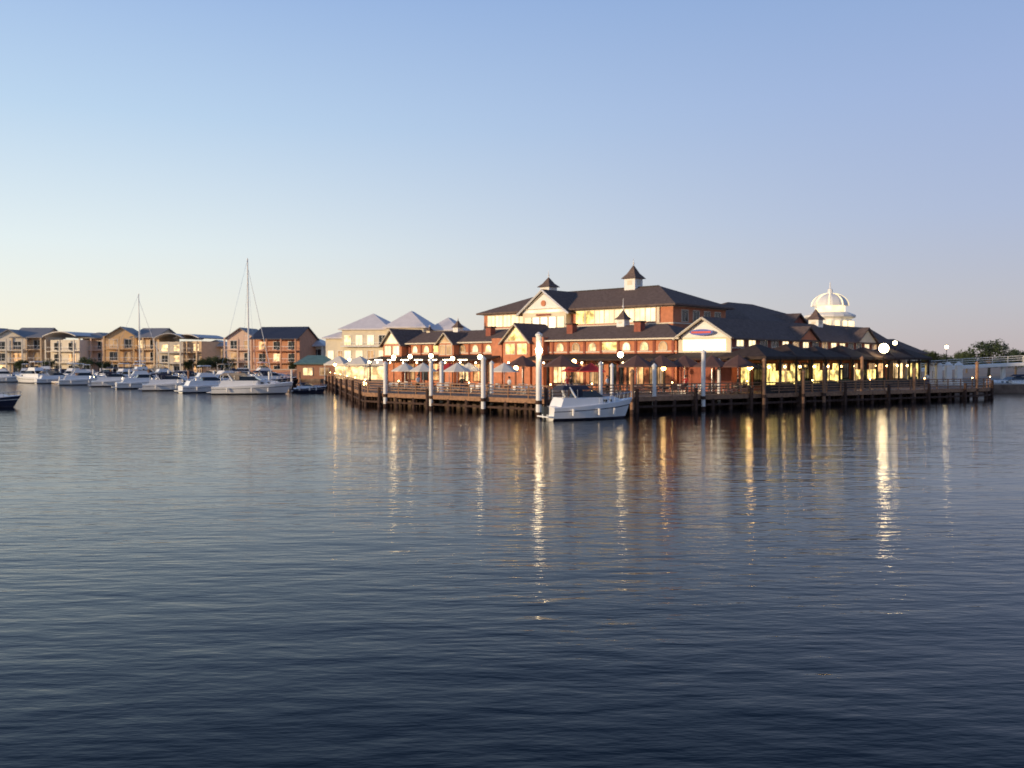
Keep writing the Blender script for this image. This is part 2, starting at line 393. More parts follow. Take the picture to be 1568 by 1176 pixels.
cupola(H, -31, 14, 13.9, .85, 1.1, 1.4, 1.0)
H.done()

B = Asm('brick_shop_building', P0, ROT)
B.box('walls', BRICK, -50, -.3, 0, 7.9, 1.2, 6.9)
B.hip('roof', ROOF, -50.6, .3, -.6, 8.3, 7.05, 8.75)
B.box('gutter', CTRIM, -50.65, .35, -.72, -.6, 6.86, 7.02)
B.box('string_course', CTRIM, -50.05, -.25, -.05, 0, 5.5, 5.62)
x = -48.6; i = 0
while x < -1.2:
    if not (-26 < x < -20):
        g = [W_WARM, W_DIM, W_CREAM, W_WARM, W_DIM][i % 5]
        if i % 6 == 4: B.win('F', 0, x, 5.75, 2.2, .85, W_YEL, bars=3)
        else: B.win('F', 0, x, 5.75, .95, .35, g, arch=True, bars=1)
    for sx in (1.15,): B.box('pilasters', BRICKD, x+sx, x+sx+.3, -.12, 0, 1.2, 6.8)
    x += 2.45; i += 1
def entry(A, xc, wd, zp, lit=W_YEL, m=BRICK, y0=-1.1, ze=6.9):
    A.box('entry_bay', m, xc-wd/2, xc+wd/2, y0, .02, 1.2, ze)
    A.gable('Y', xc-wd/2, xc+wd/2, y0-.05, 4, ze, zp, ROOF, CREAM, oh=.4, wall='entry_gable')
    for sg in (-1, 1): A.cyl('bargeboard', CTRIM, (xc+sg*(wd/2+.3), y0-.5, ze-.25), (xc, y0-.5, zp+.05), .08, n=4)
    A.win('F', y0, xc-wd*.22, 5.4, wd*.32, 1.2, lit, bars=1); A.win('F', y0, xc+wd*.22, 5.4, wd*.32, 1.2, lit, bars=1)
    A.frus('entry_gable_glass', lit, (xc-wd*.3, xc+wd*.3, y0-.1, y0-.06, ze+.15), (xc-.1, xc+.1, y0-.1, y0-.06, zp-.45))
entry(B, -23, 4.6, 9.0); entry(B, -47.5, 4.2, 8.9, W_CREAM); entry(B, -36, 3.0, 8.2, W_DIM)
for xc in (-26.6, -19.6): B.box('entry_piers', BRICK, xc-.9, xc+.9, -.9, .02, 1.2, 7.4)
x = -49; i = 0
while x < -1.5:
    g = [W_SHOP, W_WARM, W_DIM, W_SHOP, GLASSD, W_DIM][(i*5) % 6]
    B.win('F', 0, x+1.4, 1.9, 1.9, 2.2, g, frame=TRIM, bars=2); x += 2.8; i += 1
def veranda(A, x0, x1, ya, yb, zi, zo, sp=3.6, post=TRIM, roof=ROOFD):
    A.add('veranda_roof', roof, [(x0, yb, zi), (x1, yb, zi), (x1, ya, zo), (x0, ya, zo), (x0, yb, zi-.15), (x1, yb, zi-.15), (x1, ya, zo-.2), (x0, ya, zo-.2)],
          [(0, 3, 2, 1), (4, 5, 6, 7), (0, 1, 5, 4), (1, 2, 6, 5), (2, 3, 7, 6), (3, 0, 4, 7)])
    k = max(1, int((x1-x0)/sp))
    for i in range(k+1):
        xx = x0+.15+(x1-x0-.3)*i/k
        A.cyl('veranda_posts', post, (xx, ya+.2, 1.2), (xx, ya+.2, zo-.1), .1, .08, 6)
        for sg in (-1, 1):
            A.cyl('veranda_brackets', post, (xx, ya+.2, zo-.9), (xx+sg*.6, ya+.2, zo-.2), .05, n=4)
veranda(B, -50, -26, -3.4, -.01, 5.35, 4.75); veranda(B, -20, -.5, -3.4, -.01, 5.35, 4.75)
x = -49
while x < -1:
    B.ball('veranda_lamps', LAMP if (int(x) % 3) else LAMPY, (x, -2.6, 4.3), .1, 6)
    if x < -30: B.box('veranda_strip_lights', emat('strip_light', (1, .80, .5), 8, .1), x+.6, x+2.2, -3.56, -3.44, 4.6, 4.72)
    x += 2.9
cupola(B, -10.3, 3.85, 8.6, .55, .8, 1.1, 1.4); cupola(B, -39, 3.85, 8.6, .5, .6, 1.0, .5)
cupola(B, -45, 3.85, 8.5, .35, .4, .6, .3, False)
for xc in (-16.5, -6.5, -30.5):
    B.box('chimneys', BRICKD, xc-.45, xc+.45, 1.4, 2.3, 7.5, 8.9); B.box('chimney_caps', TRIM, xc-.55, xc+.55, 1.3, 2.4, 8.9, 9.05)
B.done()

R = Asm('restaurant_wing', P0, ROT)
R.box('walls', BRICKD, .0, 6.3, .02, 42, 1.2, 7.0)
R.box('front_wall', CREAM, .0, 6.3, -.15, .0, 4.8, 7.0)
R.gable('Y', .0, 6.3, -.1, 42, 7.0, 8.9, ROOF, WHITE, oh=.5, wall='gable_front')
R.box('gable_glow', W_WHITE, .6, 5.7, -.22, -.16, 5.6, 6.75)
BLU = mat('sign_blue', (.05, .08, .4), .5)
R.add('sign_board', BLU, [(3.15+1.4*cos(2*pi*i/16), y_, 7.5+.32*sin(2*pi*i/16)) for y_ in (-.75, -.65) for i in range(16)], [tuple(range(16)), tuple(range(31, 15, -1))]+[(i, i+16, (i+1) % 16+16, (i+1) % 16) for i in range(16)])
R.box('sign_strip', mat('sign_red', (.6, .05, .05), .5), 2.0, 4.3, -.80, -.752, 7.4, 7.6)
for sg in (-1, 1): R.cyl('bargeboard', CTRIM, (3.15+sg*3.5, -.7, 6.8), (3.15, -.7, 9.0), .12, n=4)
veranda(R, .0, 6.2, -3.2, -.16, 5.4, 4.8)
y = 1.6; i = 0
while y < 41:
    g = [W_CREAM, W_CREAM, GLASSD, GLASSD, W_CREAM, W_DIM, W_CREAM, GLASSD, W_DIM][i % 9]
    R.win('R', 6.3, y, 6.05, 1.4, .62, g, bars=1); y += 2.5; i += 1
R.box('string_course', CTRIM, 6.3, 6.38, 0, 42, 5.82, 5.9)
y = 1.5; i = 0
while y < 40:
    g = [W_YEL, GLASSD, W_YEL, W_DIM][i % 4] if y < 24 else [W_DIM, GLASSD, W_DIM, W_SHOP, GLASSD][i % 5]
    R.win('R', 6.3, y+1.3, 1.9, 2.0, 2.3, g, frame=TRIM, bars=2); y += 2.75; i += 1
# row of pointed veranda pavilions along the water side
R.box('veranda_flat_roof', ROOFD, 6.3, 7.6, -3.0, 42, 4.55, 4.75)
yy = -3.4
for i in range(7):
    R.hip('veranda_pyramid_roofs', ROOFD, 6.75, 11.9, yy, yy+6.2, 4.95, 6.15+.15*(i % 2), run=2.55, th=.28)
    yy += 6.5
for i in range(14):
    y = -3.0+i*3.45
    R.cyl('side_posts', TRIM, (11.4, y, 1.2), (11.4, y, 4.7), .15, .13, 6)
    for sg in (-1, 1): R.cyl('side_brackets', TRIM, (11.4, y, 3.8), (11.4, y+sg*.7, 4.6), .06, n=4)
    if i < 13:
        R.ball('veranda_lamps', LAMPY, (9.3, y+1.7, 3.9), .12, 6)
        R.box('planter_screen', TRIM, 11.35, 11.45, y+.3, y+3.1, 1.3, 2.2)
        R.box('planter_plants', LEAF, 11.1, 11.33, y+.4, y+3.0, 1.5, 2.1+.4*((i*7) % 3)/2)
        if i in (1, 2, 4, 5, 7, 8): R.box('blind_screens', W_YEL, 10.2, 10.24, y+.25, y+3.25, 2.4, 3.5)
R.ball('floodlight', LAMPB, (12.3, 24.3, 6.0), .55); R.cyl('floodlight_post', TRIM, (12.3, 24.3, 1.3), (12.3, 24.3, 5.5), .09)
R.gable('X', 3.2, 6.8, 30, 36, 6.9, 8.6, ROOF, CREAM, oh=.3, roof='cross_roof', wall='cross_gable')
R.gable('X', 3.2, 6.7, 14, 19, 6.9, 8.3, ROOF, BRICK, oh=.3, roof='cross_roof', wall='cross_gable_b')
cupola(R, 3.15, 26, 8.8, .65, .9, 1.3, .9)
R.done()

E = Asm('waterfront_cafe', P0, ROT)
E.box('walls', CREAM, 1.0, 8.2, 42.6, 48.5, 1.2, 5.4)
E.hip('roof', ROOF, .4, 8.9, 42.1, 49.1, 5.65, 7.6)
for y in (44, 46.8): E.win('R', 8.2, y, 1.9, 1.6, 2.3, W_YEL, bars=1)
E.win('F', 42.6, 7.2, 2.2, 1.2, 2.0, W_WARM, bars=2)
E.box('deck_roof', ROOFD, 8.3, 11.0, 42.9, 48.4, 4.3, 4.5)
for y in (43.2, 45.6, 48.1): E.cyl('posts', WHITE, (10.8, y, 1.2), (10.8, y, 4.3), .1)
E.done()

K = Asm('cinema_hall', P0, ROT)
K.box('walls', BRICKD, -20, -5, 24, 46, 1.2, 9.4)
K.hip('roof', ROOF, -20.8, -4.2, 23.2, 46.8, 9.8, 12.9)
K.gable('X', -8, -3.8, 32, 39, 8.9, 10.9, ROOF, BRICKD, oh=.4, roof='cross_roof', wall='cross_gable')
for i in range(7): K.win('R', -5, 25.6+i*3, 7.9, 1.3, 1.0, [GLASSD, W_DIM, W_CREAM][i % 3], bars=1)
K.done()

Q = Asm('arcade_building', P0, ROT)
Q.box('walls', BRICK, -4.9, -.1, 8.5, 44, 1.2, 7.6)
Q.hip('roof', ROOF, -5.3, .3, 8.2, 44.5, 8.2, 9.6)
Q.box('walls_high', CREAM, -4.4, -.6, 8.7, 43, 7.6, 8.0)
Q.done()

x, y = at(1270, 148)
Dm = Asm('domed_rotunda', (x, y, 0))
zb = zz(478, 148)
Dm.rev('drum', WHITE, 0, 0, [(3.4, 1.2), (3.4, zb-1.2)], 16)
Dm.rev('eave', WHITE, 0, 0, [(3.5, zb-1.2), (4.1, zb-.9), (4.1, zb-.6), (2.9, zb-.1)], 16)
for i in range(16):
    a = 2*pi*i/16; Dm.box('windows', W_CREAM, 3.42*cos(a)-.3, 3.42*cos(a)+.3, 3.42*sin(a)-.3, 3.42*sin(a)+.3, zb-3.4, zb-1.6)
Dm.rev('lantern_drum', W_CREAM, 0, 0, [(2.4, zb-.1), (2.4, zb+1.0)], 12)
pr = [(2.9*cos(t*pi/2/7)+.02, zb+1.0+2.1*sin(t*pi/2/7)) for t in range(8)]
Dm.rev('dome', WHITE, 0, 0, pr, 16)
for i in range(8):
    a = 2*pi*(i+.5)/8
    for t in range(6):
        r0, z0 = pr[t]; r1, z1 = pr[t+1]
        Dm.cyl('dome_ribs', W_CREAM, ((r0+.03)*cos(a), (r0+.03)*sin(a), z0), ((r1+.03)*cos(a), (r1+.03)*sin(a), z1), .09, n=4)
Dm.rev('finial', WHITE, 0, 0, [(.5, zb+3.0), (.35, zb+3.8), (.12, zb+3.9), (.05, zb+5.0)], 8)
Dm.done()

PALE = mat('pale_roof', (0.8, 0.74, 0.72), .7, .06, 1.0, bands=('Z', 2.5, .9))
x, y = at(585, 172)
A = Asm('pyramid_roof_apartments', (x, y, 0), radians(-12))
def blk(xc, w, d0, ze, zp, y0=0, n=4):
    A.box('walls', CREAM, xc-w/2, xc+w/2, y0, y0+d0, 1.2, ze)
    A.hip('roof', PALE, xc-w/2-.6, xc+w/2+.6, y0-.6, y0+d0+.6, ze+.2, zp, run=(min(w, d0)+1.2)/2-.01)
    for fl in range(3):
        z = 1.7+fl*3.0
        if z+2 > ze: continue
        for i in range(n):
            xx = xc-w/2+w*(i+.5)/n
            A.win('F', y0, xx, z, w/n*.55, 1.8, random.choice([W_CREAM, W_WARM, W_DIM, GLASSD]), frame=WHITE, bars=1)
        A.box('balcony_slabs', WHITE, xc-w/2+.2, xc+w/2-.2, y0-1.3, y0, z-.42, z-.25)
        A.box('balustrades', WHITE, xc-w/2+.2, xc+w/2-.2, y0-1.28, y0-1.22, z+.35, z+.42)
        k = int(w/1.2)
        for i in range(k): A.cyl('baluster_posts', WHITE, (xc-w/2+.3+i*1.2, y0-1.25, z-.3), (xc-w/2+.3+i*1.2, y0-1.25, z+.38), .04, n=4)
blk(-3.5, 9.5, 9.5, zz(505, 172), zz(478, 172)); blk(5.2, 7.4, 9, zz(503, 172), zz(476, 172), -1.5, 3); blk(12.2, 5.6, 8, zz(507, 172), zz(486, 172), 1, 2)
blk(-10, 4.2, 8, zz(518, 172), zz(507, 172), 1, 2)
A.done()

# ------------------------------------------------------------ houses on the far shore
def house(px, D, w, ze, zp, roof, wall, kind, floors=3, lit=.4, rot=0.0, rmat=None):
    x, y = at(px, D)
    A = Asm('waterfront_house', (x, y, 0), rot)
    d = 10.0; rm = rmat or roof
    A.box('walls', wall, -w/2, w/2, 0, d, 1.2, ze)
    if kind == 'gable': A.gable('Y', -w/2, w/2, 0, d, ze, zp, rm, wall, oh=.7)
    elif kind == 'hip': A.hip('roof', rm, -w/2-.6, w/2+.6, -2.2, d+.6, ze+.15, zp)
    elif kind == 'side': A.gable('X', -w/2, w/2, -1.6, d, ze, zp, rm, wall, oh=.5)
    else:
        n = 10; vs = []
        for yy in (-2.2, d+.5):
            for th in (0, .2):
                for i in range(n+1):
                    t = i/n; vs.append((-w/2-.6+(w+1.2)*t, yy, ze+.02+th+(zp-ze)*sin(pi*(t*.75+.12))))
        F = []
        m1 = n+1
        for i in range(n):
            F += [(m1+i, m1+i+1, 3*m1+i+1, 3*m1+i), (i, 2*m1+i, 2*m1+i+1, i+1), (i, i+1, m1+i+1, m1+i), (2*m1+i, 3*m1+i, 3*m1+i+1, 2*m1+i+1)]
        A.add('roof', rm, vs, F)
    fh = (ze-1.2)/floors
    for f in range(floors):
        z = 1.2+f*fh; nb = max(2, int(w/3))
        for i in range(nb):
            xx = -w/2+w*(i+.5)/nb
            g = random.choice([W_DIM, W_WARM, W_SHOP, W_DIM]) if random.random() < lit else GLASSD
            A.win('F', 0, xx, z+.35, w/nb*.5, fh-1.1, g, frame=WHITE, bars=1)
        if f > 0:
            A.box('balcony_slabs', wall, -w/2, w/2, -2.0, -.01, z-.15, z+.05)
            A.box('balcony_rail', WHITE, -w/2, w/2, -2.0, -1.93, z+.95, z+1.03)
            for i in range(int(w/.9)): A.cyl('balusters', WHITE, (-w/2+.1+i*.9, -1.96, z+.05), (-w/2+.1+i*.9, -1.96, z+.97), .03, n=4)
    for i in range(nb+1):
        xx = -w/2+.15+(w-.3)*i/nb
        A.box('columns', wall, xx-.16, xx+.16, -2.05, -1.75, 1.2, ze)
    A.done()
TAN = mat('tan_render', (0.68, 0.5, 0.32), .8, .08); OCH = mat('ochre_render', (0.74, 0.48, 0.24), .8, .08)
PEACH = mat('peach_render', (0.74, 0.53, 0.4), .8, .08); TERRA = mat('terracotta_render', (0.58, 0.28, 0.16), .8, .1)
CR2 = mat('pale_cream_render', (0.78, 0.70, 0.57), .8, .06)
GR = mat('grey_metal_roof', (0.26, 0.25, 0.25), .6, .1, 1, bands=('X', 4, .85)); LGR = mat('pale_metal_roof', (0.6, 0.57, 0.55), .5, .08, 1, bands=('X', 4, .9))
DKR = mat('navy_tile_roof', (0.035, 0.035, 0.05), .5, .2, 1)
for a in ((-25, 228, 9, 10.5, 13, GR, TAN, 'gable'), (15, 226, 8, 10.2, 12.4, GR, CR2, 'gable'), (47, 228, 7.5, 10.6, 13, GR, TAN, 'side'), (100, 226, 8.5, 9.9, 11.8, LGR, CR2, 'curve'),
          (146, 230, 6.5, 10.4, 12, GR, PEACH, 'hip'), (186, 227, 7.5, 10.8, 13.1, GR, OCH, 'gable'), (226, 228, 6.5, 10.6, 12.9, GR, TAN, 'side'), (262, 226, 6, 9.4, 11.4, LGR, CR2, 'curve'),
          (293, 228, 6, 9.6, 11.2, LGR, TAN, 'curve'), (328, 236, 6.5, 8.4, 10.2, LGR, CR2, 'hip', 2), (369, 220, 7, 10.3, 12.6, GR, PEACH, 'gable'),
          (425, 214, 11.5, 9.9, 12.7, DKR, TERRA, 'side'), (474, 222, 8, 8.2, 10.6, LGR, CR2, 'hip', 2), (-65, 228, 8, 10, 12, GR, CR2, 'hip'), (-110, 228, 8, 10, 12.5, GR, OCH, 'gable'), (-155, 228, 8, 10, 12, LGR, CR2, 'curve')):
    house(*a, rot=radians(random.uniform(-14, 8)))
A = Asm('brick_sea_wall')
A.box('wall', TERRA, -58, -39, 192, 192.6, 1.2, 2.6); A.box('coping', CTRIM, -58.1, -38.9, 191.95, 192.65, 2.6, 2.75); A.done()
x, y = at(484, 165); A = Asm('harbour_kiosk', (x, y, 0), .2)
A.box('walls', TERRA, -3.5, 3.5, 0, 4, 1.2, 3.9); A.hip('roof', mat('green_roof', (.15, .25, .22), .5), -4, 4, -.5, 4.5, 4.1, 5.6); A.win('F', 0, -1.5, 1.9, 1.6, 1.3, W_WARM); A.win('F', 0, 1.5, 1.9, 1.6, 1.3, W_DIM); A.done()

# ------------------------------------------------------------ boats
def hull(A, Ln, Bm, fb, fs, mhull, bulge=.9, ns=14):
    rows = []
    def hb(s): return Bm/2*(1-max(0, (s-.35)/.65)**2.3)*(0.9+.1*min(1, s/.3))
    def sh(s): return fs+(fb-fs)*s**1.6
    for i in range(ns+1):
        s = i/ns; b_ = max(.03, hb(s)); z1 = sh(s)
        x = -Ln/2+Ln*s
        rk = .13*Ln*max(0, (s-.6)/.4)**1.5
        fl = 1-.35*max(0, (s-.4)/.6)
        pts = [(x-rk*1.0, 0.0, -.35+.3*s**4), (x-rk*.8, b_*.72*fl, -.02), (x-rk*.65, b_*.86*fl, .14+.0*s), (x-rk*.3, b_*(.95-.05*(1-fl)), z1*.66), (x-rk*.22, b_*(.97), z1*.72), (x, b_, z1), (x, b_*.93, z1+.05), (x, 0, z1+.12)]
        rows.append(pts)
    names = [('antifoul', ANTI), ('antifoul', ANTI), ('hull', mhull), ('stripe', GELD if mhull == GEL else GEL), ('hull', mhull), ('gunwale', GEL), ('deck', GEL)]
    for k, (nm, mm) in enumerate(names):
        for sg in (1, -1):
            vs = []; F = []
            for r in rows: vs += [(r[k][0], sg*r[k][1], r[k][2]), (r[k+1][0], sg*r[k+1][1], r[k+1][2])]
            for i in range(ns):
                f = (2*i, 2*i+2, 2*i+3, 2*i+1); F.append(f if sg > 0 else f[::-1])
            A.add(nm, mm, vs, F)
    r = rows[0]; vs = [(p[0], p[1], p[2]) for p in r]+[(p[0], -p[1], p[2]) for p in r[::-1]]
    A.add('transom', mhull, vs, [tuple(range(len(vs)))])
    return hb, sh
def cruiser(px, D, Ln, head, mh=GEL, fly=False, canopy=None, name='motor_cruiser', up=1.0):
    x, y = at(px, D)
    A = Asm(name, (x, y, .02), head)
    Bm = Ln*.31; fb = (.115*Ln+.35)*up; fs = (.075*Ln+.2)*up
    hb, sh = hull(A, Ln, Bm, fb, fs, mh)
    k = Ln/10.0*up
    zc = fs+.1; hw = Bm*.36
    A.add('trunk_cabin', GEL, [(-.02*Ln, -hw, zc), (-.02*Ln, hw, zc), (.34*Ln, hw*.35, fb-.02), (.34*Ln, -hw*.35, fb-.02), (-.02*Ln, -hw*.85, zc+.75*k), (-.02*Ln, hw*.85, zc+.75*k), (.26*Ln, hw*.3, fb+.22*k), (.26*Ln, -hw*.3, fb+.22*k)],
          [(4, 5, 6, 7)[::-1], (0, 1, 5, 4), (1, 2, 6, 5), (2, 3, 7, 6), (3, 0, 4, 7)])
    for i in range(3):
        xx = Ln*(.03+.07*i)
        for sg in (-1, 1): A.box('portholes', GLASSD, xx, xx+.04*Ln, sg*(hw*(.97-.2*i))-.03, sg*(hw*(.97-.2*i))+.03, zc+.3*k, zc+.5*k)
    z1 = zc+.7*k; z2 = zc+1.25*k; z3 = z2+.12*k
    A.frus('cockpit_coaming', GEL, (-.42*Ln, .06*Ln, -hw*1.12, hw*1.12, zc-.1), (-.38*Ln, .08*Ln, -hw, hw, z1))
    A.frus('windscreen', GLASSD, (-.2*Ln, .1*Ln, -hw*.96, hw*.96, z1), (-.16*Ln, -.0*Ln, -hw*.8, hw*.8, z2))
    if fly or Ln > 9.5:
        A.frus('hardtop', GEL, (-.27*Ln, .03*Ln, -hw*.86, hw*.86, z2), (-.25*Ln, .0*Ln, -hw*.8, hw*.8, z3))
        for sg in (-1, 1): A.cyl('hardtop_struts', GEL, (-.3*Ln, sg*hw*.9, z1), (-.24*Ln, sg*hw*.78, z2), .06*k)
    if fly:
        A.frus('flybridge', GEL, (-.25*Ln, -.01*Ln, -hw*.75, hw*.75, z3), (-.22*Ln, -.05*Ln, -hw*.7, hw*.7, z3+.5*k))
        A.frus('fly_screen', GLASSD, (-.1*Ln, -.05*Ln, -hw*.68, hw*.68, z3+.5*k), (-.1*Ln, -.08*Ln, -hw*.6, hw*.6, z3+.8*k))
        zt = z3+1.5*k
        A.frus('fly_canopy', canopy or GEL, (-.24*Ln, -.06*Ln, -hw*.7, hw*.7, zt), (-.22*Ln, -.08*Ln, -hw*.6, hw*.6, zt+.12*k))
        for sx in (-.23, -.08):
            for sg in (-1, 1): A.cyl('canopy_frame', STEEL, (sx*Ln, sg*hw*.65, z3+.4*k), (sx*Ln, sg*hw*.65, zt), .025)
    else:
        pts = [(-.24*Ln, -hw, z1), (-.3*Ln, -hw*.85, z2+.25*k), (-.3*Ln, hw*.85, z2+.25*k), (-.24*Ln, hw, z1)]
        for a, b_ in zip(pts[:-1], pts[1:]): A.cyl('radar_arch', GEL, a, b_, .09*k, n=6)
        if canopy:
            A.frus('bimini', canopy, (-.4*Ln, -.06*Ln, -hw*.95, hw*.95, z2+.1*k), (-.36*Ln, -.1*Ln, -hw*.75, hw*.75, z2+.42*k))
            A.box('side_clears', canopy, -.26*Ln, -.16*Ln, -hw*.93, -hw*.90, z1, z2+.1*k)
            for sx in (-.39, -.22):
                for sg in (-1, 1): A.cyl('canopy_frame', STEEL, (sx*Ln, sg*hw*.95, z1-.1), (sx*Ln, sg*hw*.92, z2+.12*k), .025)
    prev = None
    for sg in (-1, 1):
        prev = None
        for i in range(8):
            s = .52+.47*i/7; p = (-Ln/2+Ln*s, sg*max(.02, hb(s)*.9), sh(s)+.05); q_ = (p[0]+.05, p[1], p[2]+.55*k)
            A.cyl('bow_rail', STEEL, p, q_, .018, n=4)
            if prev: A.cyl('bow_rail', STEEL, prev, q_, .022, n=4)
            prev = q_
    A.box('swim_platform', GEL, -.56*Ln, -.495*Ln, -Bm*.4, Bm*.4, .22, .32)
    A.cyl('antenna', WHITE, (-.28*Ln, 0, z2), (-.32*Ln, 0, z2+2.0*k), .02, .01, 5)
    if Ln < 8:
        A.box('outboard_cowling', GLASSD, -.56*Ln, -.51*Ln, -.2, .2, .45, 1.05); A.box('outboard_leg', GLASSD, -.55*Ln, -.52*Ln, -.07, .07, -.4, .45)
    for sx in (-.3, .0, .2):
        A.cyl('fenders', WHITE, (sx*Ln, -hb(.5+sx)-.1, .35), (sx*Ln, -hb(.5+sx)-.1, .85), .1, n=8)
    A.done()
cruiser(905, 69.0, 7.6, radians(26), canopy=CANV, name='motorboat', up=1.22)
cruiser(388, 121, 10.6, radians(8), fly=False, canopy=CANVT)
cruiser(328, 128, 9.5, radians(35), fly=True)
cruiser(270, 136, 9.6, radians(20), canopy=CANV)
cruiser(228, 146, 10, radians(30), fly=True, mh=GEL)
cruiser(185, 158, 9.5, radians(24), canopy=CANV)
cruiser(135, 168, 10, radians(30), fly=True)
cruiser(48, 182, 11, radians(150), fly=True)
cruiser(92, 180, 9, radians(40), canopy=CANVT)
cruiser(12, 190, 10, radians(20), fly=True)
cruiser(300, 158, 10, radians(50), canopy=CANV)
cruiser(200, 185, 10, radians(60), fly=True)
cruiser(355, 146, 10, radians(60), fly=True, canopy=CANVT)
cruiser(120, 195, 10, radians(70), fly=True); cruiser(70, 202, 10, radians(50), canopy=CANV); cruiser(260, 178, 10, radians(40), fly=True, canopy=CANV)
cruiser(420, 165, 10, radians(30), canopy=CANV, mh=GELD)
for i in range(14): cruiser(10+i*31, 200-abs(i-6)*-1.0+random.uniform(-8, 8)-i*1.6, random.uniform(9, 12), radians(random.choice([20, 40, 65, 110, 150])), fly=random.random() < .6, canopy=random.choice([None, CANV, CANVT]))
cruiser(-25, 86, 6.6, radians(10), mh=GELD, canopy=CANV, name='motorboat')
cruiser(475, 126, 4.6, radians(5), mh=GELD, canopy=CANV, name='motorboat')
cruiser(1548, 134, 9, radians(185), canopy=CANV); cruiser(1600, 128, 9, radians(170), fly=True)
def yacht(px, D, Ln, ztop, head, lean=0):
    x, y = at(px, D); A = Asm('sailing_yacht', (x, y, .02), head)
    hb, sh = hull(A, Ln, Ln*.27, 1.35, 1.05, GEL)
    mx = .05*Ln
    A.frus('coachroof', GEL, (-.2*Ln, .22*Ln, -.09*Ln, .09*Ln, 1.1), (-.18*Ln, .17*Ln, -.07*Ln, .07*Ln, 1.75))
    for sg in (-1, 1): A.box('coachroof_windows', GLASSD, -.12*Ln, .1*Ln, sg*.083*Ln-.03, sg*.083*Ln+.03, 1.35, 1.6)
    A.cyl('mast', WHITE, (mx, 0, 1.2), (mx-.15, 0, ztop), .15, .1, 8)
    A.cyl('boom', WHITE, (mx, 0, 2.7), (-.38*Ln, 0, 2.8), .09, .07)
    A.cyl('furled_sail', CANV, (mx-.2, 0, 2.95), (-.36*Ln, 0, 2.98), .2, .12)
    A.cyl('forestay', GEL, (.49*Ln, 0, 1.4), (mx-.12, 0, ztop*.93), .07, .03, 6)
    A.cyl('backstay', STEEL, (-.49*Ln, 0, 1.2), (mx-.15, 0, ztop-.1), .02, n=4)
    for sg in (-1, 1):
        A.cyl('shrouds', STEEL, (mx, sg*.13*Ln, 1.2), (mx-.1, 0, ztop*.9), .02, n=4)
        for f in (.4, .66): A.cyl('spreaders', WHITE, (mx-.05, 0, ztop*f), (mx-.1, sg*1.0*(1.2-f), ztop*f), .03, n=4)
    A.frus('spray_hood', CANV, (-.26*Ln, -.16*Ln, -.08*Ln, .08*Ln, 1.6), (-.24*Ln, -.2*Ln, -.06*Ln, .06*Ln, 2.3))
    A.done()
yacht(377, 152, 13, zz(396, 152), radians(62)); yacht(210, 200, 13, zz(450, 200), radians(40))
for pa, Da, pb, Db in ((280, 146, 450, 130), (60, 182, 250, 158), (0, 212, 180, 196), (300, 172, 440, 160)):
    a = Vector(at(pa, Da)); b_ = Vector(at(pb, Db)); d = b_-a; Ln = d.length
    A = Asm('floating_jetty', (a.x, a.y, 0), math.atan2(d.y, d.x))
    A.box('pontoon', GROUND, 0, Ln, -.9, .9, .05, .5); A.box('edge', WHITE, 0, Ln, -1.0, -.9, .25, .45)
    k = int(Ln/6)
    for i in range(k+1): A.cyl('piles', WHITE if i % 2 else TIMBER, (Ln*i/k, 1.05, -1.5), (Ln*i/k, 1.05, 2.9), .17, .17, 8)
    for i in range(int(Ln/5)): A.box('service_bollards', WHITE, 2+i*5, 2.25+i*5, .3, .55, .5, 1.4)
    A.done()

# ------------------------------------------------------------ cafe umbrellas, tables, people
def umbrella(px, D, m=UMB):
    x, y = at(px, D); A = Asm('cafe_umbrella', (x, y, 1.34), random.random())
    s_ = 1.25 if m is UMBD else 1.0
    A.cyl('pole', STEEL, (0, 0, 0), (0, 0, 2.7*s_), .035)
    A.rev('canopy', m, 0, 0, [(1.55*s_, 2.05*s_), (1.5*s_, 2.15*s_), (.8*s_, 2.55*s_), (.02, 3.0*s_)], 8)
    A.rev('base', TRIM, 0, 0, [(.3, 0), (.25, .12)], 8)
    A.rev('table', UMB, 0, 0, [(.5, .72), (.5, .76)], 10); A.done()
for a in ((620, 96), (648, 94), (700, 92), (718, 97), (772, 90), (800, 94, UMBD), (860, 90, UMBD), (882, 93, REDC), (905, 91, REDC), (975, 86, UMBD), (1012, 87, UMBD), (1048, 88, UMBD), (1090, 86, UMBD), (1130, 85.2, UMBD), (688, 99, REDC)): umbrella(*a)
def table_set(px, D, m):
    x, y = at(px, D); A = Asm('cafe_table_set', (x, y, 1.34), random.uniform(0, 3))
    A.box('table_top', m, -.6, .6, -.4, .4, .71, .75)
    for sx in (-.5, .5): A.cyl('table_leg', STEEL, (sx, 0, 0), (sx, 0, .71), .04, n=6)
    for cx in (-.4, .4):
        for sg in (-1, 1):
            y0 = sg*.8; A.box('chair_seat', m, cx-.22, cx+.22, y0-.2, y0+.2, .43, .47)
            A.box('chair_back', m, cx-.22, cx+.22, y0+sg*.2-.02, y0+sg*.2+.02, .47, .9)
            for lx in (-.2, .2):
                for ly in (-.18, .18): A.cyl('chair_leg', STEEL, (cx+lx, y0+ly, 0), (cx+lx, y0+ly, .43), .018, n=4)
    A.done()
rt = random.Random(3)
for i in range(14): table_set(610+i*17, 99-i*1.15+rt.uniform(-2, 1), rt.choice([WHITE, WHITE, TIMBER, UMBD]))
for i in range(9): table_set(960+i*24, 83+i*.6+rt.uniform(0, 2), rt.choice([WHITE, TIMBER, UMBD]))
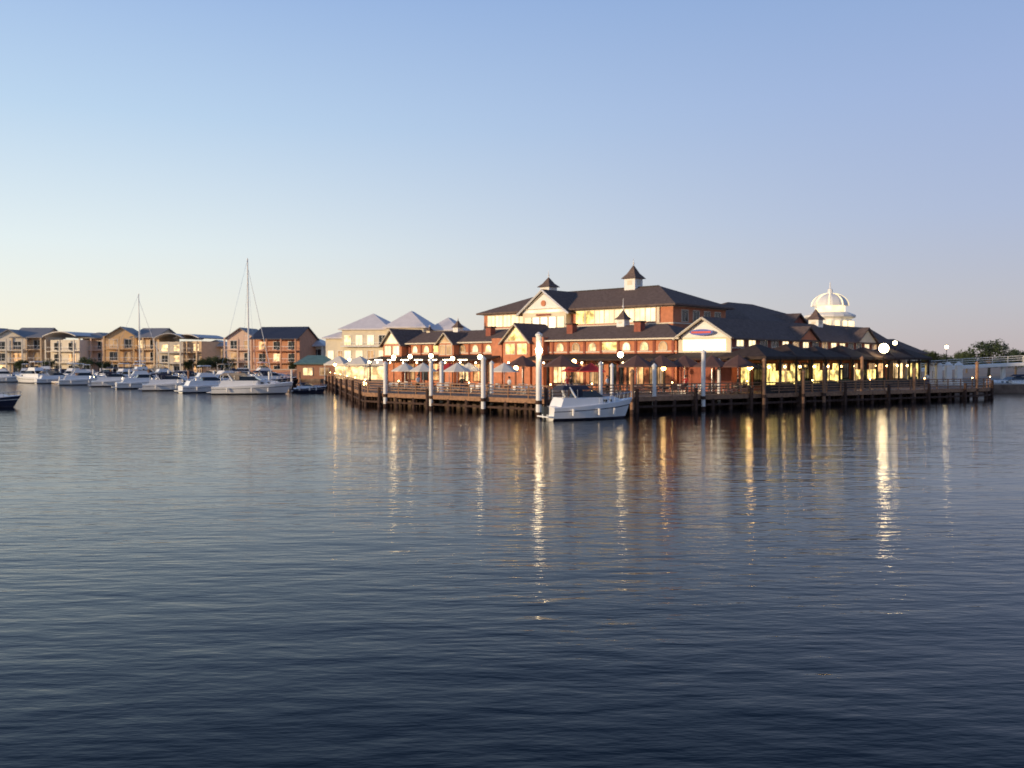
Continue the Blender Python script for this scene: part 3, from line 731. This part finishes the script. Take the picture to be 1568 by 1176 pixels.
def person(px, D, top, legs, rot):
    x, y = at(px, D)
    e = bpy.data.objects.new('person', None); S.collection.objects.link(e); e.location = (x, y, 1.34); e.rotation_euler = (0, 0, rot)
    def skin(name, V, E_, Rr, m):
        me = bpy.data.meshes.new(name); me.from_pydata(V, E_, []); o = bpy.data.objects.new(name, me); S.collection.objects.link(o); o.parent = e
        o.modifiers.new('s', 'SKIN'); o.modifiers.new('u', 'SUBSURF').levels = 1
        for i, r in enumerate(Rr): me.skin_vertices[0].data[i].radius = (r, r)
        me.skin_vertices[0].data[0].use_root = True; me.materials.append(m)
    skin('legs', [(0, 0, .95), (-.1, 0, .88), (-.12, .06, .48), (-.12, .0, .07), (-.12, -.14, .04), (.1, 0, .88), (.12, -.08, .48), (.12, .02, .07), (.12, -.12, .04)],
         [(0, 1), (1, 2), (2, 3), (3, 4), (0, 5), (5, 6), (6, 7), (7, 8)], [.13, .1, .065, .045, .04, .1, .065, .045, .04], legs)
    skin('torso', [(0, 0, .98), (0, 0, 1.2), (0, 0, 1.42), (-.19, 0, 1.4), (-.24, .02, 1.14), (.19, 0, 1.4), (.24, .02, 1.14)],
         [(0, 1), (1, 2), (2, 3), (3, 4), (2, 5), (5, 6)], [.14, .13, .12, .07, .05, .07, .05], top)
    skin('head_and_neck', [(0, 0, 1.45), (0, -.01, 1.54), (0, -.02, 1.62), (0, -.01, 1.72)], [(0, 1), (1, 2), (2, 3)], [.055, .055, .09, .07], SKIN)
    skin('forearms', [(-.24, .02, 1.14), (-.22, -.12, .95), (-.21, -.17, .86)], [(0, 1), (1, 2)], [.045, .035, .035], SKIN)
    skin('forearm_right', [(.24, .02, 1.14), (.24, -.1, .93), (.23, -.14, .84)], [(0, 1), (1, 2)], [.045, .035, .035], SKIN)
    A = Asm('tmp'); A.ball('hair', TRIM, (0, .02, 1.7), .1)
    m_, V, F = A.parts['hair']; me = bpy.data.meshes.new('hair'); me.from_pydata(V, [], F); me.materials.append(m_)
    o = bpy.data.objects.new('hair', me); S.collection.objects.link(o); o.parent = e
JE = mat('jeans', (.05, .07, .14), .9); RT = mat('red_shirt', (.5, .05, .04), .9); WT = mat('white_shirt', (.7, .7, .68), .9); BT = mat('black_cloth', (.02, .02, .02), .9)
for px, D, t, l, r in ((868, 84, RT, JE, .4), (874, 84.6, BT, JE, 2), (930, 85, WT, BT, 1), (1050, 86, RT, BT, 3), (708, 84, BT, JE, 0), (780, 80, WT, JE, 2.2), (1130, 84.6, BT, BT, 1.5), (1420, 106, WT, JE, .2), (640, 90, WT, BT, .9)):
    person(px, D, t, l, r)

x, y = at(560, 150); A = Asm('white_marquee', (x, y, 0), -.3)
for i in range(4):
    A.hip('canopy', UMB, -8+i*4, -4.1+i*4, 0, 4, 4.0, 5.4, run=1.9)
    for xx in (-7.8+i*4, -4.3+i*4): A.cyl('legs', WHITE, (xx, .1, 1.2), (xx, .1, 3.9), .06)
A.box('lit_counter', W_WARM, -7.5, 7.4, 3.0, 3.2, 1.3, 3.5); A.done()

# ------------------------------------------------------------ footbridge on the right
A = Asm('footbridge', (0, 0, 0))
n = 26; P = []
for i in range(n+1):
    t = i/n; P.append((66+62*t, 150-8*t, 3.0+1.5*sin(pi*t)))
for i in range(n):
    a, b_ = P[i], P[i+1]
    A.add('deck', WHITE, [(a[0], a[1], a[2]), (b_[0], b_[1], b_[2]), (b_[0], b_[1]+3, b_[2]), (a[0], a[1]+3, a[2]), (a[0], a[1], a[2]-.5), (b_[0], b_[1], b_[2]-.5), (b_[0], b_[1]+3, b_[2]-.5), (a[0], a[1]+3, a[2]-.5)],
          [(0, 1, 2, 3), (7, 6, 5, 4), (0, 4, 5, 1), (2, 6, 7, 3)])
    for h in (.45, .8, 1.15): A.cyl('handrail', WHITE, (a[0], a[1]+.1, a[2]+h), (b_[0], b_[1]+.1, b_[2]+h), .05, n=4)
    A.cyl('posts', WHITE, (a[0], a[1]+.1, a[2]), (a[0], a[1]+.1, a[2]+1.2), .06, n=4)
    if i % 5 == 2: A.cyl('piers', WHITE, (a[0], a[1]+1.5, -1.5), (a[0], a[1]+1.5, a[2]-.4), .4, .4, 8)
A.done()
for px in (1422, 1437, 1452, 1468):
    x, y = at(px, 122); A = Asm('white_gate_pillar', (x, y, 0)); A.box('shaft', WHITE, -.35, .35, -.35, .35, 1.6, 3.9); A.box('plinth', WHITE, -.45, .45, -.45, .45, 1.2, 1.6)
    A.frus('cap', WHITE, (-.5, .5, -.5, .5, 3.9), (-.1, .1, -.1, .1, 4.4)); A.done()

# ------------------------------------------------------------ trees
def tree_asm(name, h, rad, nleaf=2600, seed=1):
    rd = random.Random(seed); A = Asm(name, (0, 0, 0))
    A.cyl('trunk', BARK, (0, 0, 0), (.1, 0, h*.5), h*.035, h*.02, 8)
    cl = []
    for i in range(11):
        a = rd.uniform(0, 2*pi); r = rad*rd.uniform(.2, .8); z = h*rd.uniform(.45, .88)
        c = (cos(a)*r, sin(a)*r, z); cl.append((c, rad*rd.uniform(.28, .5)))
        A.cyl('limbs', BARK, (.05, 0, h*.35), c, h*.014, h*.004, 5)
    vs = []; F = []
    for i in range(nleaf):
        c, r = rd.choice(cl)
        d = Vector((rd.gauss(0, 1), rd.gauss(0, 1), rd.gauss(0, .75))).normalized()*r*rd.uniform(.5, 1.1)
        p = Vector(c)+d; s_ = h*rd.uniform(.018, .04)
        u = Vector((rd.gauss(0, 1), rd.gauss(0, 1), rd.gauss(0, 1))).normalized()*s_; v = u.orthogonal().normalized()*s_
        o = len(vs); vs += [p-u, p+v*.6, p+u, p-v*.6]; F.append((o, o+1, o+2, o+3))
    A.add('foliage', LEAF, vs, F); return A.done()
T = [tree_asm('tree', 6, 3.0, seed=k) for k in (1, 2, 3)]
spots = [(1514, 190, 1.3), (1470, 230, .8), (1555, 210, 1.0), (1585, 200, 1.1), (1480, 250, 1.1), (1448, 240, .85), (330, 219, .75), (310, 217, .7), (290, 218, .6), (30, 219, .6), (160, 220, .6), (132, 219, .7), (350, 219, .7), (455, 200, .6), (505, 190, .7), (625, 150, .7), (72, 219, .65), (1428, 170, .8), (1410, 180, .9)]
for i, (px, D, sc) in enumerate(spots):
    x, y = at(px, D)
    if i < 3: T[i].location = (x, y, 1.2); T[i].scale = (sc*1.2, sc*1.2, sc)
    else: clone(T[i % 3], (x, y, 1.2), i*1.3, sc)
rd = random.Random(5); A = Asm('distant_treeline'); vs = []; F = []
for i in range(9000):
    x = rd.uniform(-420, 420); y = 460+rd.uniform(-12, 12); hmax = 5.5+2.5*sin(x*.05)+1.5*sin(x*.17+1)
    z = 1.2+hmax*rd.random()**.7; s_ = rd.uniform(.5, 1.3); p = Vector((x, y, z))
    u = Vector((rd.gauss(0, 1), rd.gauss(0, 1), rd.gauss(0, 1))).normalized()*s_; v = u.orthogonal().normalized()*s_
    o = len(vs); vs += [p-u, p+v, p+u, p-v]; F.append((o, o+1, o+2, o+3))
A.add('foliage', LEAF, vs, F); A.done()
